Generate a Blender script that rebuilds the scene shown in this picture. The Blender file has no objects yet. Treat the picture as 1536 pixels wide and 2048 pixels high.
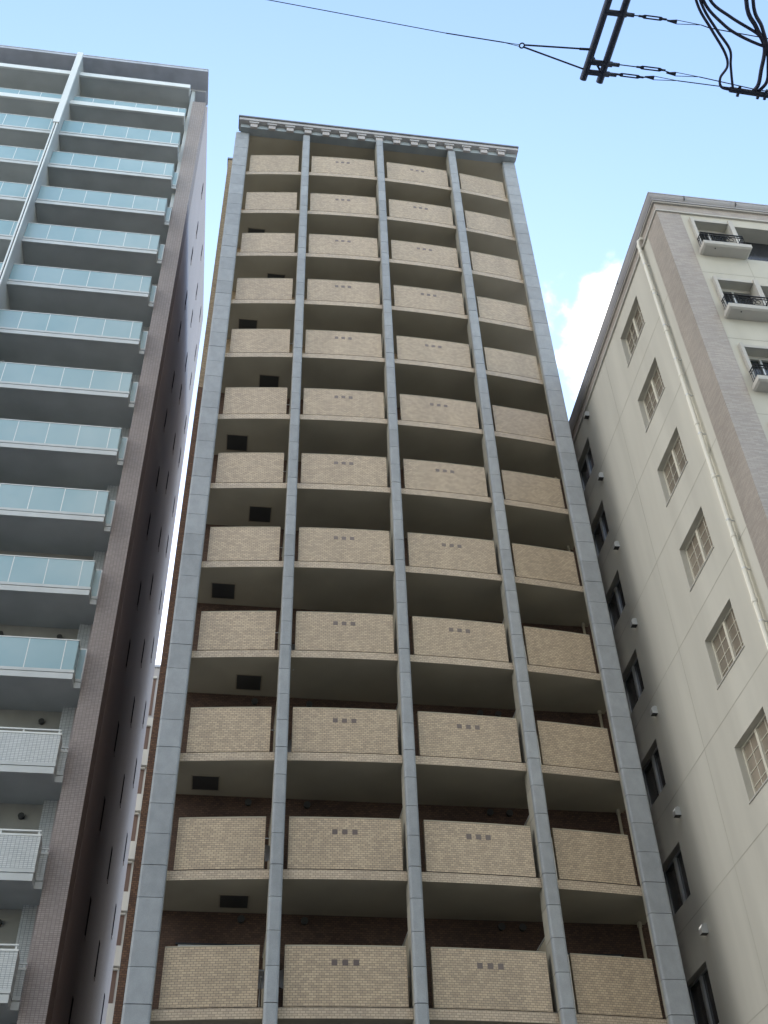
import bpy, math, random
from mathutils import Vector
random.seed(7)
S = bpy.context.scene
C = S.collection
ZO = 1.6            # eye height: heights below are given above the eye, metres
R = math.radians

# ------------------------------------------------------------------ camera
cam = bpy.data.cameras.new("camera")
cam.sensor_fit = 'VERTICAL'
cam.sensor_height = 36.0
cam.sensor_width = 27.0
cam.lens = 2215.838 / 2048 * 36.0
cam.clip_start = 0.05
cam.clip_end = 3000
co = bpy.data.objects.new("camera", cam)
C.objects.link(co)
co.location = (0, 0, ZO)
yaw, pitch, roll = 0.160308, 0.753484, -0.0373766
f = Vector((math.sin(yaw) * math.cos(pitch), math.cos(yaw) * math.cos(pitch), math.sin(pitch)))
r0 = Vector((math.cos(yaw), -math.sin(yaw), 0))
u0 = r0.cross(f)
rr = math.cos(roll) * r0 + math.sin(roll) * u0
uu = -math.sin(roll) * r0 + math.cos(roll) * u0
from mathutils import Matrix
co.rotation_euler = Matrix((rr, uu, -f)).transposed().to_euler()
S.camera = co

# ------------------------------------------------------------------ light
SUN_EL, SUN_AZ = 21.0, 0.0
w = bpy.data.worlds.new("World")
S.world = w
w.use_nodes = True
nt = w.node_tree
N, LK = nt.nodes, nt.links
N.clear()
wo = N.new('ShaderNodeOutputWorld')
bg = N.new('ShaderNodeBackground')
sky = N.new('ShaderNodeTexSky')
sky.sky_type = 'NISHITA'
sky.sun_disc = False
sky.sun_elevation = R(SUN_EL)
sky.sun_rotation = R(SUN_AZ)
sky.air_density = 1.0
sky.dust_density = 0.5
sky.ozone_density = 1.0
bg.inputs[1].default_value = 0.13
geo = N.new('ShaderNodeTexCoord')
# clouds: soft cumulus behind the right-hand house and two unseen ones added as facade light
def cloudmask(center, lo, hi, seedoff):
    sub = N.new('ShaderNodeVectorMath'); sub.operation = 'DISTANCE'
    LK.new(geo.outputs['Generated'], sub.inputs[0]); sub.inputs[1].default_value = center
    mr = N.new('ShaderNodeMapRange'); mr.inputs[1].default_value = lo; mr.inputs[2].default_value = hi
    mr.inputs[3].default_value = 1; mr.inputs[4].default_value = 0
    LK.new(sub.outputs['Value'], mr.inputs[0])
    return mr.outputs[0]
mp = N.new('ShaderNodeMapping'); mp.inputs['Location'].default_value = (1.7, 2.3, 0.6)
LK.new(geo.outputs['Generated'], mp.inputs[0])
nz = N.new('ShaderNodeTexNoise'); nz.inputs['Scale'].default_value = 19; nz.inputs['Detail'].default_value = 7
nz.inputs['Roughness'].default_value = 0.55
LK.new(mp.outputs[0], nz.inputs['Vector'])
def add(a, b):
    m = N.new('ShaderNodeMath'); m.operation = 'ADD'; LK.new(a, m.inputs[0])
    if isinstance(b, float): m.inputs[1].default_value = b
    else: LK.new(b, m.inputs[1])
    return m.outputs[0]
def mul(a, k):
    m = N.new('ShaderNodeMath'); m.operation = 'MULTIPLY'; LK.new(a, m.inputs[0])
    if isinstance(k, float): m.inputs[1].default_value = k
    else: LK.new(k, m.inputs[1])
    return m.outputs[0]
c1 = cloudmask((0.297, 0.560, 0.773), 0.0, 0.092, 0)
c2 = cloudmask((-0.90, -0.22, 0.38), 0.25, 0.95, 1)
c3 = cloudmask((0.10, -0.72, 0.68), 0.1, 0.55, 2)
mx = N.new('ShaderNodeMath'); mx.operation = 'MAXIMUM'; LK.new(c1, mx.inputs[0]); LK.new(c2, mx.inputs[1])
mx2 = N.new('ShaderNodeMath'); mx2.operation = 'MAXIMUM'; LK.new(mx.outputs[0], mx2.inputs[0]); LK.new(c3, mx2.inputs[1])
msum = add(mul(nz.outputs['Fac'], 1.5), mx2.outputs[0])
ramp = N.new('ShaderNodeMapRange'); ramp.interpolation_type = 'SMOOTHSTEP'
LK.new(msum, ramp.inputs[0]); ramp.inputs[1].default_value = 1.08; ramp.inputs[2].default_value = 1.6
gate = N.new('ShaderNodeMath'); gate.operation = 'GREATER_THAN'; gate.inputs[1].default_value = 0.0; LK.new(mx2.outputs[0], gate.inputs[0])
cl = mul(ramp.outputs[0], gate.outputs[0])
mixc = N.new('ShaderNodeMixRGB'); LK.new(cl, mixc.inputs[0])
LK.new(sky.outputs[0], mixc.inputs[1]); mixc.inputs[2].default_value = (7.2, 7.4, 7.6, 1)
LK.new(mixc.outputs[0], bg.inputs[0])
CLOUD = 5.8
mixc.inputs[2].default_value = (CLOUD * 1.03, CLOUD, CLOUD * 0.95, 1)
LK.new(bg.outputs[0], wo.inputs[0])

sun = bpy.data.lights.new("sun", 'SUN')
sun.energy = 2.6
sun.angle = R(0.5)
sun.color = (1.0, 0.93, 0.82)
so = bpy.data.objects.new("sun", sun)
C.objects.link(so)
sd = Vector((math.sin(R(SUN_AZ)) * math.cos(R(SUN_EL)), math.cos(R(SUN_AZ)) * math.cos(R(SUN_EL)), math.sin(R(SUN_EL))))
so.rotation_euler = sd.to_track_quat('Z', 'Y').to_euler()
so.location = (-20, 20, 80)

S.view_settings.view_transform = 'Standard'
S.view_settings.look = 'None'
S.view_settings.gamma = 1
S.view_settings.exposure = 2.0
S.cycles.max_bounces = 8
S.cycles.diffuse_bounces = 5

# ------------------------------------------------------------------ materials
def base(name, rough=0.6, metal=0.0):
    m = bpy.data.materials.new(name)
    m.use_nodes = True
    n = m.node_tree.nodes
    b = n['Principled BSDF']
    b.inputs['Roughness'].default_value = rough
    b.inputs['Metallic'].default_value = metal
    return m, n, m.node_tree.links, b
def noise_col(m, n, l, src_vec, c1, c2, scale, detail=4, stretch=(1, 1, 1), lo=0.35, hi=0.65):
    mp = n.new('ShaderNodeMapping'); mp.inputs['Scale'].default_value = stretch
    l.new(src_vec, mp.inputs[0])
    nz = n.new('ShaderNodeTexNoise'); nz.inputs['Scale'].default_value = scale; nz.inputs['Detail'].default_value = detail
    l.new(mp.outputs[0], nz.inputs['Vector'])
    mr = n.new('ShaderNodeMapRange'); mr.inputs[1].default_value = lo; mr.inputs[2].default_value = hi
    l.new(nz.outputs['Fac'], mr.inputs[0])
    mc = n.new('ShaderNodeMixRGB'); mc.inputs[1].default_value = (*c1, 1); mc.inputs[2].default_value = (*c2, 1)
    l.new(mr.outputs[0], mc.inputs[0])
    return mc.outputs[0]
def plain(name, col, rough=0.6, metal=0.0, var=0.1, scale=1.5, stretch=(1, 1, 0.25)):
    m, n, l, b = base(name, rough, metal)
    g = n.new('ShaderNodeNewGeometry')
    lo = tuple(c * (1 - var) for c in col); hi = tuple(min(1, c * (1 + var)) for c in col)
    o = noise_col(m, n, l, g.outputs['Position'], lo, hi, scale, 5, stretch)
    l.new(o, b.inputs['Base Color'])
    return m
def tile(name, cA, cB, mortar, tw=0.1, th=0.05, gap=0.005, offset=0.5, rough=0.35, patch=0.1, bias=0.0, bump=0.4, spec=0.5, pst=(1, 1, 0.4)):
    m, n, l, b = base(name, rough)
    b.inputs['Specular IOR Level'].default_value = spec
    g = n.new('ShaderNodeNewGeometry')
    sx = n.new('ShaderNodeSeparateXYZ'); l.new(g.outputs['Position'], sx.inputs[0])
    ad = n.new('ShaderNodeMath'); ad.operation = 'ADD'; l.new(sx.outputs[0], ad.inputs[0]); l.new(sx.outputs[1], ad.inputs[1])
    cb = n.new('ShaderNodeCombineXYZ'); l.new(ad.outputs[0], cb.inputs[0]); l.new(sx.outputs[2], cb.inputs[1])
    br = n.new('ShaderNodeTexBrick')
    br.offset = offset
    br.inputs['Scale'].default_value = 1.0
    br.inputs['Brick Width'].default_value = tw
    br.inputs['Row Height'].default_value = th
    br.inputs['Mortar Size'].default_value = gap
    br.inputs['Mortar Smooth'].default_value = 0.1
    br.inputs['Bias'].default_value = bias
    br.inputs['Color1'].default_value = (*cA, 1)
    br.inputs['Color2'].default_value = (*cB, 1)
    br.inputs['Mortar'].default_value = (*mortar, 1)
    l.new(cb.outputs[0], br.inputs['Vector'])
    o = noise_col(m, n, l, g.outputs['Position'], (1 - patch,) * 3, (1.0,) * 3, 0.9, 4, pst)
    mm = n.new('ShaderNodeMixRGB'); mm.blend_type = 'MULTIPLY'; mm.inputs[0].default_value = 1
    l.new(br.outputs[0], mm.inputs[1]); l.new(o, mm.inputs[2])
    l.new(mm.outputs[0], b.inputs['Base Color'])
    bp = n.new('ShaderNodeBump'); bp.inputs['Strength'].default_value = bump; bp.inputs['Distance'].default_value = 0.004
    iv = n.new('ShaderNodeMath'); iv.operation = 'SUBTRACT'; iv.inputs[0].default_value = 1; l.new(br.outputs['Fac'], iv.inputs[1])
    l.new(iv.outputs[0], bp.inputs['Height'])
    l.new(bp.outputs[0], b.inputs['Normal'])
    return m
def cladding(name, col, dark, qh):
    # stone slabs: every slab its own slight tone
    m, n, l, b = base(name, 0.55)
    oi = n.new('ShaderNodeObjectInfo')
    g = n.new('ShaderNodeNewGeometry')
    wn = n.new('ShaderNodeTexWhiteNoise'); wn.noise_dimensions = '1D'
    l.new(g.outputs['Random Per Island'], wn.inputs['W'])
    mr = n.new('ShaderNodeMapRange'); mr.inputs[3].default_value = 0.87; mr.inputs[4].default_value = 1.06
    l.new(wn.outputs['Value'], mr.inputs[0])
    o = noise_col(m, n, l, g.outputs['Position'], tuple(c * 0.92 for c in col), tuple(c * 1.06 for c in col), 5, 8, (1, 1, 0.7))
    sp = noise_col(m, n, l, g.outputs['Position'], (0.93,) * 3, (1.05,) * 3, 60, 2, (1, 1, 1))
    m1 = n.new('ShaderNodeMixRGB'); m1.blend_type = 'MULTIPLY'; m1.inputs[0].default_value = 1
    l.new(o, m1.inputs[1]); l.new(mr.outputs[0], m1.inputs[2])
    m2 = n.new('ShaderNodeMixRGB'); m2.blend_type = 'MULTIPLY'; m2.inputs[0].default_value = 1
    l.new(m1.outputs[0], m2.inputs[1]); l.new(sp, m2.inputs[2])
    l.new(m2.outputs[0], b.inputs['Base Color'])
    return m

M = {}
M['panel'] = tile('beige_balcony_tile', (0.49, 0.393, 0.272), (0.325, 0.26, 0.187), (0.17, 0.137, 0.105), bias=-0.15, patch=0.14, pst=(1.6, 1.6, 0.22))
M['fascia'] = tile('beige_fascia_tile', (0.49, 0.405, 0.30), (0.35, 0.288, 0.218), (0.20, 0.165, 0.13), bias=-0.2)
M['ornament'] = plain('brown_square_tile', (0.105, 0.082, 0.078), 0.3)
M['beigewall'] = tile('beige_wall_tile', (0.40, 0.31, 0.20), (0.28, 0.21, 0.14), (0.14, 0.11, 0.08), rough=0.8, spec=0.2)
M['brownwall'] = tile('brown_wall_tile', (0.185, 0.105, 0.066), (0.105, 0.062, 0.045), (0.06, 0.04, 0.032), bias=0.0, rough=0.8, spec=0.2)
M['shadebrown'] = tile('shade_toned_brown_tile', (0.115, 0.072, 0.052), (0.072, 0.047, 0.038), (0.045, 0.032, 0.028), rough=0.8, spec=0.2)  # brown wall tile with the balcony shade put into its colour
M['stone'] = cladding('grey_stone_slab', (0.262, 0.285, 0.305), None, 0.74)
M['stoneside'] = cladding('warm_stone_return', (0.36, 0.345, 0.29), None, 0.74)
M['joint'] = plain('dark_joint', (0.03, 0.035, 0.045), 0.9)
M['cream'] = plain('cream_paint', (0.33, 0.30, 0.23), 0.7, var=0.05)
M['soffit'] = plain('soffit_paint', (0.345, 0.315, 0.245), 0.8, var=0.07, scale=0.8, stretch=(1, 1, 1))
M['hatch'] = plain('hatch_metal', (0.05, 0.052, 0.052), 0.5, 0.3)
M['hatchframe'] = plain('hatch_frame_metal', (0.25, 0.22, 0.17), 0.5)
M['corniceL'] = plain('pale_cornice', (0.34, 0.335, 0.34), 0.6)
M['frieze'] = plain('blue_grey_frieze', (0.25, 0.285, 0.30), 0.6)
M['dentil'] = plain('pale_dentil', (0.34, 0.32, 0.315), 0.6)
M['metal'] = plain('grey_metal_cap', (0.14, 0.15, 0.165), 0.4, 0.6)
M['alu'] = plain('aluminium', (0.55, 0.57, 0.57), 0.35, 0.5)
M['darkglass'] = plain('dark_glass', (0.02, 0.025, 0.028), 0.08, var=0.3)
M['blackmetal'] = plain('black_iron', (0.012, 0.012, 0.014), 0.45, 0.4)
# left tower
M['lglass'], n_, l_, b_ = base('frosted_blue_glass', 0.22)
g_ = n_.new('ShaderNodeNewGeometry')
l_.new(noise_col(M['lglass'], n_, l_, g_.outputs['Position'], (0.215, 0.34, 0.385), (0.27, 0.385, 0.425), 0.45), b_.inputs['Base Color'])
b_.inputs['Specular IOR Level'].default_value = 0.45
M['lwhite'] = plain('white_coated_metal', (0.60, 0.63, 0.63), 0.4, var=0.04)
M['lfascia'] = plain('pale_grey_fascia', (0.43, 0.46, 0.47), 0.55, var=0.05)
M['lsoffit'] = plain('grey_soffit', (0.44, 0.475, 0.485), 0.85, var=0.08, scale=0.8, stretch=(1, 1, 1))
M['lroof'] = plain('dark_grey_eave', (0.36, 0.385, 0.44), 0.7)
M['lpilaster'] = tile('mauve_mosaic_tile', (0.35, 0.315, 0.305), (0.295, 0.262, 0.255), (0.20, 0.172, 0.168), 0.095, 0.05, 0.006, 0.0, patch=0.08, rough=0.8, spec=0.15)
M['lwall'] = tile('mauve_side_wall_tile', (0.45, 0.41, 0.415), (0.42, 0.38, 0.385), (0.36, 0.325, 0.33), 0.095, 0.05, 0.004, 0.0, patch=0.05, bump=0.1, rough=0.85, spec=0.1)
M['ltile'] = tile('white_mosaic_tile', (0.54, 0.57, 0.58), (0.46, 0.49, 0.50), (0.22, 0.25, 0.27), 0.1, 0.05, 0.006, 0.0, patch=0.05)
M['slit'] = plain('matt_dark_opening', (0.045, 0.04, 0.045), 1.0)
M['slit'].node_tree.nodes['Principled BSDF'].inputs['Specular IOR Level'].default_value = 0
M['lback'] = plain('grey_painted_wall', (0.30, 0.30, 0.275), 0.8)
# right house
M['rpaint'] = plain('cream_stucco', (0.49, 0.48, 0.425), 0.8, var=0.07, scale=1.1, stretch=(1, 1, 0.12))
M['rtile'] = tile('buff_brick_tile', (0.44, 0.395, 0.35), (0.34, 0.30, 0.27), (0.31, 0.285, 0.26), 0.2, 0.045, 0.006, 0.5, patch=0.14)
M['rtrim'] = plain('pale_stone_trim', (0.45, 0.44, 0.41), 0.6, var=0.05)
M['rcrown'] = plain('grey_gutter_metal', (0.36, 0.36, 0.385), 0.5, var=0.05)
M['rpipe'] = plain('cream_plastic_pipe', (0.64, 0.63, 0.56), 0.4, var=0.04)
M['rframe'] = plain('ivory_window_frame', (0.62, 0.60, 0.51), 0.4, var=0.03)
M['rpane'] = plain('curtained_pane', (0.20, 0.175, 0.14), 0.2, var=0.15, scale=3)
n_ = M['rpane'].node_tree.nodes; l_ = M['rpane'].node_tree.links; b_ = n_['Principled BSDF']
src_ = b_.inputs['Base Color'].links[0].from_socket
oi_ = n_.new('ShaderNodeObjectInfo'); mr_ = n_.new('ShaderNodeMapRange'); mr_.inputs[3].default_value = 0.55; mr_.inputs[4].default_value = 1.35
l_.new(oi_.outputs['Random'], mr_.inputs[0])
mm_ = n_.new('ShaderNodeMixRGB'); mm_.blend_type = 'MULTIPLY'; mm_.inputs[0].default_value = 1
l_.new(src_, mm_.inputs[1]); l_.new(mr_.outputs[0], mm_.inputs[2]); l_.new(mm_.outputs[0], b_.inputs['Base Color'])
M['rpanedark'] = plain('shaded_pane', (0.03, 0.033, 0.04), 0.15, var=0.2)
M['rgroove'] = plain('stucco_joint', (0.38, 0.37, 0.32), 0.9)
M['rreveal'] = plain('grey_reveal', (0.16, 0.15, 0.165), 0.7)
# back house, street
M['bwall'] = plain('pale_render_wall', (0.42, 0.41, 0.38), 0.8)
M['bgrey'] = plain('grey_render_wall', (0.30, 0.29, 0.29), 0.8)
M['bslot'] = plain('brown_recess', (0.10, 0.06, 0.045), 0.7)
M['steel'] = plain('dark_steel', (0.045, 0.055, 0.085), 0.5, 0.3)
M['concrete'] = plain('pole_concrete', (0.30, 0.30, 0.29), 0.85)
M['cable'] = plain('cable_sheath', (0.035, 0.042, 0.075), 0.6)
M['dish'] = plain('dish_enamel', (0.42, 0.42, 0.42), 0.4)
M['asphalt'] = plain('asphalt', (0.05, 0.05, 0.052), 0.9, var=0.25, scale=6, stretch=(1, 1, 1))
M['ground'] = plain('ground_concrete', (0.20, 0.195, 0.185), 0.9, var=0.15, scale=0.5, stretch=(1, 1, 1))
M['paving'] = tile('paving_blocks', (0.30, 0.28, 0.26), (0.24, 0.22, 0.21), (0.15, 0.14, 0.13), 0.2, 0.1, 0.006)
M['line'] = plain('road_paint', (0.70, 0.70, 0.68), 0.7)

# ------------------------------------------------------------------ mesh builder
class MB:
    def __init__(s):
        s.v = []; s.f = []; s.mi = []; s.sm = []; s.mats = []
    def slot(s, m):
        if m not in s.mats: s.mats.append(m)
        return s.mats.index(m)
    def poly(s, vs, faces, m, smooth=False):
        o = len(s.v); k = s.slot(m)
        s.v += [tuple(p) for p in vs]
        for fc in faces:
            s.f.append([o + i for i in fc]); s.mi.append(k); s.sm.append(smooth)
    def box(s, x0, x1, y0, y1, z0, z1, m):
        vs = [(x0, y0, z0), (x1, y0, z0), (x1, y1, z0), (x0, y1, z0), (x0, y0, z1), (x1, y0, z1), (x1, y1, z1), (x0, y1, z1)]
        s.poly(vs, [(0, 3, 2, 1), (4, 5, 6, 7), (0, 1, 5, 4), (1, 2, 6, 5), (2, 3, 7, 6), (3, 0, 4, 7)], m)
    def bbox(s, x0, x1, y0, y1, z0, z1, m, b=0.02):
        # box with all upright edges and the rims slightly cut
        pl = [(x0 + b, y0), (x1 - b, y0), (x1, y0 + b), (x1, y1 - b), (x1 - b, y1), (x0 + b, y1), (x0, y1 - b), (x0, y0 + b)]
        cx, cy = (x0 + x1) / 2, (y0 + y1) / 2
        def ring(z, k):
            out = []
            for x, y in pl:
                out.append((x - k * (1 if x > cx else -1), y - k * (1 if y > cy else -1), z))
            return out
        rings = [ring(z0, b * .7), ring(z0 + b, 0), ring(z1 - b, 0), ring(z1, b * .7)]
        vs = sum(rings, []); fs = []
        for i in range(3):
            for j in range(8):
                a = i * 8 + j; c = i * 8 + (j + 1) % 8
                fs.append((a, c, c + 8, a + 8))
        fs.append(tuple(reversed(range(8)))); fs.append(tuple(range(24, 32)))
        s.poly(vs, fs, m)
    def prism(s, pl, z0, z1, m, mtop=None, mbot=None):
        # pl: counter-clockwise outline (x, y)
        n = len(pl)
        vs = [(x, y, z0) for x, y in pl] + [(x, y, z1) for x, y in pl]
        s.poly(vs, [(i, (i + 1) % n, n + (i + 1) % n, n + i) for i in range(n)], m)
        s.poly(vs[:n], [tuple(reversed(range(n)))], mbot or m)
        s.poly(vs[n:], [tuple(range(n))], mtop or m)
    def tube(s, pts, r, m, n=10, cap=True):
        pts = [Vector(p) for p in pts]; rings = []
        rs = r if isinstance(r, (list, tuple)) else [r] * len(pts)
        up = None
        for i, p in enumerate(pts):
            d = (pts[min(i + 1, len(pts) - 1)] - pts[max(i - 1, 0)]).normalized()
            if up is None:
                up = Vector((0, 0, 1)) if abs(d.z) < 0.9 else Vector((0, 1, 0))
            a = (up - d * up.dot(d)).normalized(); up = a
            b = d.cross(a)
            rings.append([tuple(p + a * math.cos(t * 2 * math.pi / n) * rs[i] + b * math.sin(t * 2 * math.pi / n) * rs[i]) for t in range(n)])
        fs = []
        for i in range(len(pts) - 1):
            for j in range(n):
                a = i * n + j; c = i * n + (j + 1) % n
                fs.append((a, c, c + n, a + n))
        s.poly(sum(rings, []), fs, m, True)
        if cap:
            s.poly(rings[0], [tuple(reversed(range(n)))], m); s.poly(rings[-1], [tuple(range(n))], m)
    def obj(s, name, parent=None, origin=None, label=None):
        # coordinates are in metres from the eye point; parent offset is taken off
        me = bpy.data.meshes.new(name)
        if parent is not None: off = parent['_o']
        elif origin is not None: off = origin
        else:
            xs = [p[0] for p in s.v]; ys = [p[1] for p in s.v]; zs = [p[2] for p in s.v]
            off = ((min(xs) + max(xs)) / 2, (min(ys) + max(ys)) / 2, min(zs))
        me.from_pydata([(x - off[0], y - off[1], z - off[2]) for x, y, z in s.v], [], s.f)
        for m in s.mats: me.materials.append(m)
        for p, k, sm in zip(me.polygons, s.mi, s.sm):
            p.material_index = k; p.use_smooth = sm
        me.update()
        o = bpy.data.objects.new(name, me)
        C.objects.link(o)
        o['_o'] = list(off)
        if parent is not None:
            o.parent = parent
        else:
            o.location = (off[0], off[1], off[2] + ZO)
        if label: o['label'] = label
        return o
def empty(name, x, y, z, label, cat, group=None):
    o = bpy.data.objects.new(name, None)
    C.objects.link(o)
    o.location = (x, y, z + ZO); o['_o'] = [x, y, z]
    o.empty_display_size = 0.5
    tag(o, label, cat, group)
    return o
def tag(o, label, cat, group=None):
    o['label'] = label; o['category'] = cat
    if group: o['group'] = group
    return o
def struct(o):
    o['kind'] = 'structure'
    return o
GZ = -ZO

# ------------------------------------------------------------------ ground
b = MB(); b.box(-800, 800, -800, 800, GZ - 0.3, GZ - 0.004, M['ground']); struct(b.obj('ground'))
b = MB(); b.box(-200, 200, -6.5, 6.5, GZ - 0.002, GZ, M['asphalt']); struct(b.obj('road'))
b = MB(); b.box(-200, 200, 6.65, 15.2, GZ - 0.002, GZ + 0.12, M['paving']); struct(b.obj('pavement'))
b = MB(); b.box(-200, 200, 6.5, 6.65, GZ - 0.002, GZ + 0.14, M['concrete']); struct(b.obj('kerb'))
b = MB()
for i in range(-20, 21): b.box(i * 5, i * 5 + 2.5, -0.07, 0.07, GZ + 0.002, GZ + 0.004, M['line'])
struct(b.obj('road_marking'))

# ------------------------------------------------------------------ middle tower
T = empty('apartment_tower', 4.1, 24.8, GZ, 'tall beige tiled apartment tower with curved balconies between grey stone fins, in the middle', 'apartment tower')
ZK = [40.071, 37.241, 34.387, 31.517, 28.594, 25.582, 22.587, 19.586, 16.595, 13.634, 10.714, 7.800, 4.9, 2.0]
def yc(x): return 22.93 + 0.37 * ((x - 4.12) / 5.37) ** 2
FX = [(-1.86, -1.30), (0.90, 1.19), (3.93, 4.215), (6.98, 7.30), (9.385, 9.93)]
FY = [23.08, 22.84, 22.71, 22.82, 23.08]
FTOP = [42.96, 42.885, 42.885, 42.885, 42.96]
YB = 24.86           # back wall of the balconies
BX0, BX1 = -2.17, 10.35
# body
b = MB()
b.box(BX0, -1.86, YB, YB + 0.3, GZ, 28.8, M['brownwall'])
b.box(-1.86, BX1, YB, YB + 0.3, GZ, 28.8, M['shadebrown'])
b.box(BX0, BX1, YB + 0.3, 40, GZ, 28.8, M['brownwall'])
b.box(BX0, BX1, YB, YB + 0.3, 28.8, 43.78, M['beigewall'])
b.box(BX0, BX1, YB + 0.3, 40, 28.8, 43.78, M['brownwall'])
b.box(BX0 - 0.04, BX1 + 0.04, YB - 0.04, 40.04, 43.78, 43.9, M['metal'])
b.obj('wall', T)
# fins
for i, ((x0, x1), y0, zt) in enumerate(zip(FX, FY, FTOP)):
    b = MB()
    cf = y0 + (0.22 if i in (0, 4) else 0.50)
    b.box(x0 + 0.03, x1 - 0.03, y0 + 0.03, cf - 0.01, GZ, zt - 0.01, M['joint'])
    b.obj('fin_core', T)
    for z in ZK[:13]:
        b = MB()
        b.box(x0 - 0.002, x1 + 0.002, cf + 0.002, YB - 0.002, z + 0.001, z + 0.213, M['soffit'])
        b.obj('slab_link', T)
        if i in (1, 2, 3):
            b = MB()
            xm = (x0 + x1) / 2
            b.box(x0 + 0.02, x0 + 0.07, cf + 0.002, YB - 0.002, z + 0.30, z + 1.90, M['cream'])
            b.box(x0 + 0.005, x0 + 0.085, cf + 0.002, YB - 0.002, z + 1.902, z + 1.93, M['alu'])
            b.obj('divider_board', T)
    b = MB()
    # stone slabs, four to a storey, joint at the slab edge
    lv = []
    zz = [ZK[0] + 2.83] + ZK
    for k in range(len(zz) - 1):
        a, c = zz[k] + 0.25, zz[k + 1] + 0.25
        for q in range(4): lv.append(a + (c - a) * q / 4)
    lv.append(zz[-1] + 0.25)
    lv = [z for z in lv if z < zt - 0.1]
    lv = [zt] + lv + [lv[-1] - (j + 1) * 0.73 for j in range(5)]
    c = 0.05
    for k in range(len(lv) - 1):
        j = random.uniform(-0.0015, 0.0015)
        g = 0.011 if (k % 4) else 0.016
        pl = [(x0 + c, y0 + j), (x1 - c, y0 + j), (x1 - c * .3, y0 + j + c * .3), (x1, y0 + j + c), (x1, y0 + 0.11), (x0, y0 + 0.11), (x0, y0 + j + c), (x0 + c * .3, y0 + j + c * .3)]
        b.prism(pl, lv[k + 1], lv[k] - g, M['stone'])
        b.box(x0 + 0.001, x1 - 0.001, y0 + 0.112, cf - 0.001, lv[k + 1], lv[k] - g, M['stoneside'])
    b.obj('stone_fin', T)
# cornice
YF = 22.85
b = MB()
CX0, CX1 = -1.76, 10.02
b.box(CX0 + 0.08, CX1 - 0.08, YF, YF + 0.35, 42.97, 43.22, M['frieze'])
b.box(CX0 + 0.08, CX1 - 0.08, YF + 0.02, YF + 0.35, 43.22, 43.5, M['frieze'])
b.box(CX0, CX1, 22.66, YF + 0.35, 43.24, 43.42, M['corniceL'])
b.box(CX0 - 0.03, CX1 + 0.03, 22.61, YF + 0.35, 43.42, 43.50, M['metal'])
b.box(CX0 + 0.11, CX1 - 0.11, YF + 0.35, YB, 42.985, 43.5, M['soffit'])
cor = b.obj('cornice', T)
for i in range(16):
    x = -1.86 + i * 0.744
    if i == 0: continue
    b = MB()
    b.bbox(x + 0.595, x + 0.885, 22.745, YF - 0.001, 42.90, 43.19, M['dentil'], 0.012) if False else None
    x = 1.09 + (i - 4) * 0.7445
    b.bbox(x - 0.145, x + 0.145, 22.742, YF - 0.001, 42.89, 43.13, M['dentil'], 0.01)
    b.box(x - 0.20, x + 0.20, 22.70, YF - 0.001, 43.132, 43.238, M['corniceL'])
    b.obj('dentil', cor)
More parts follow.
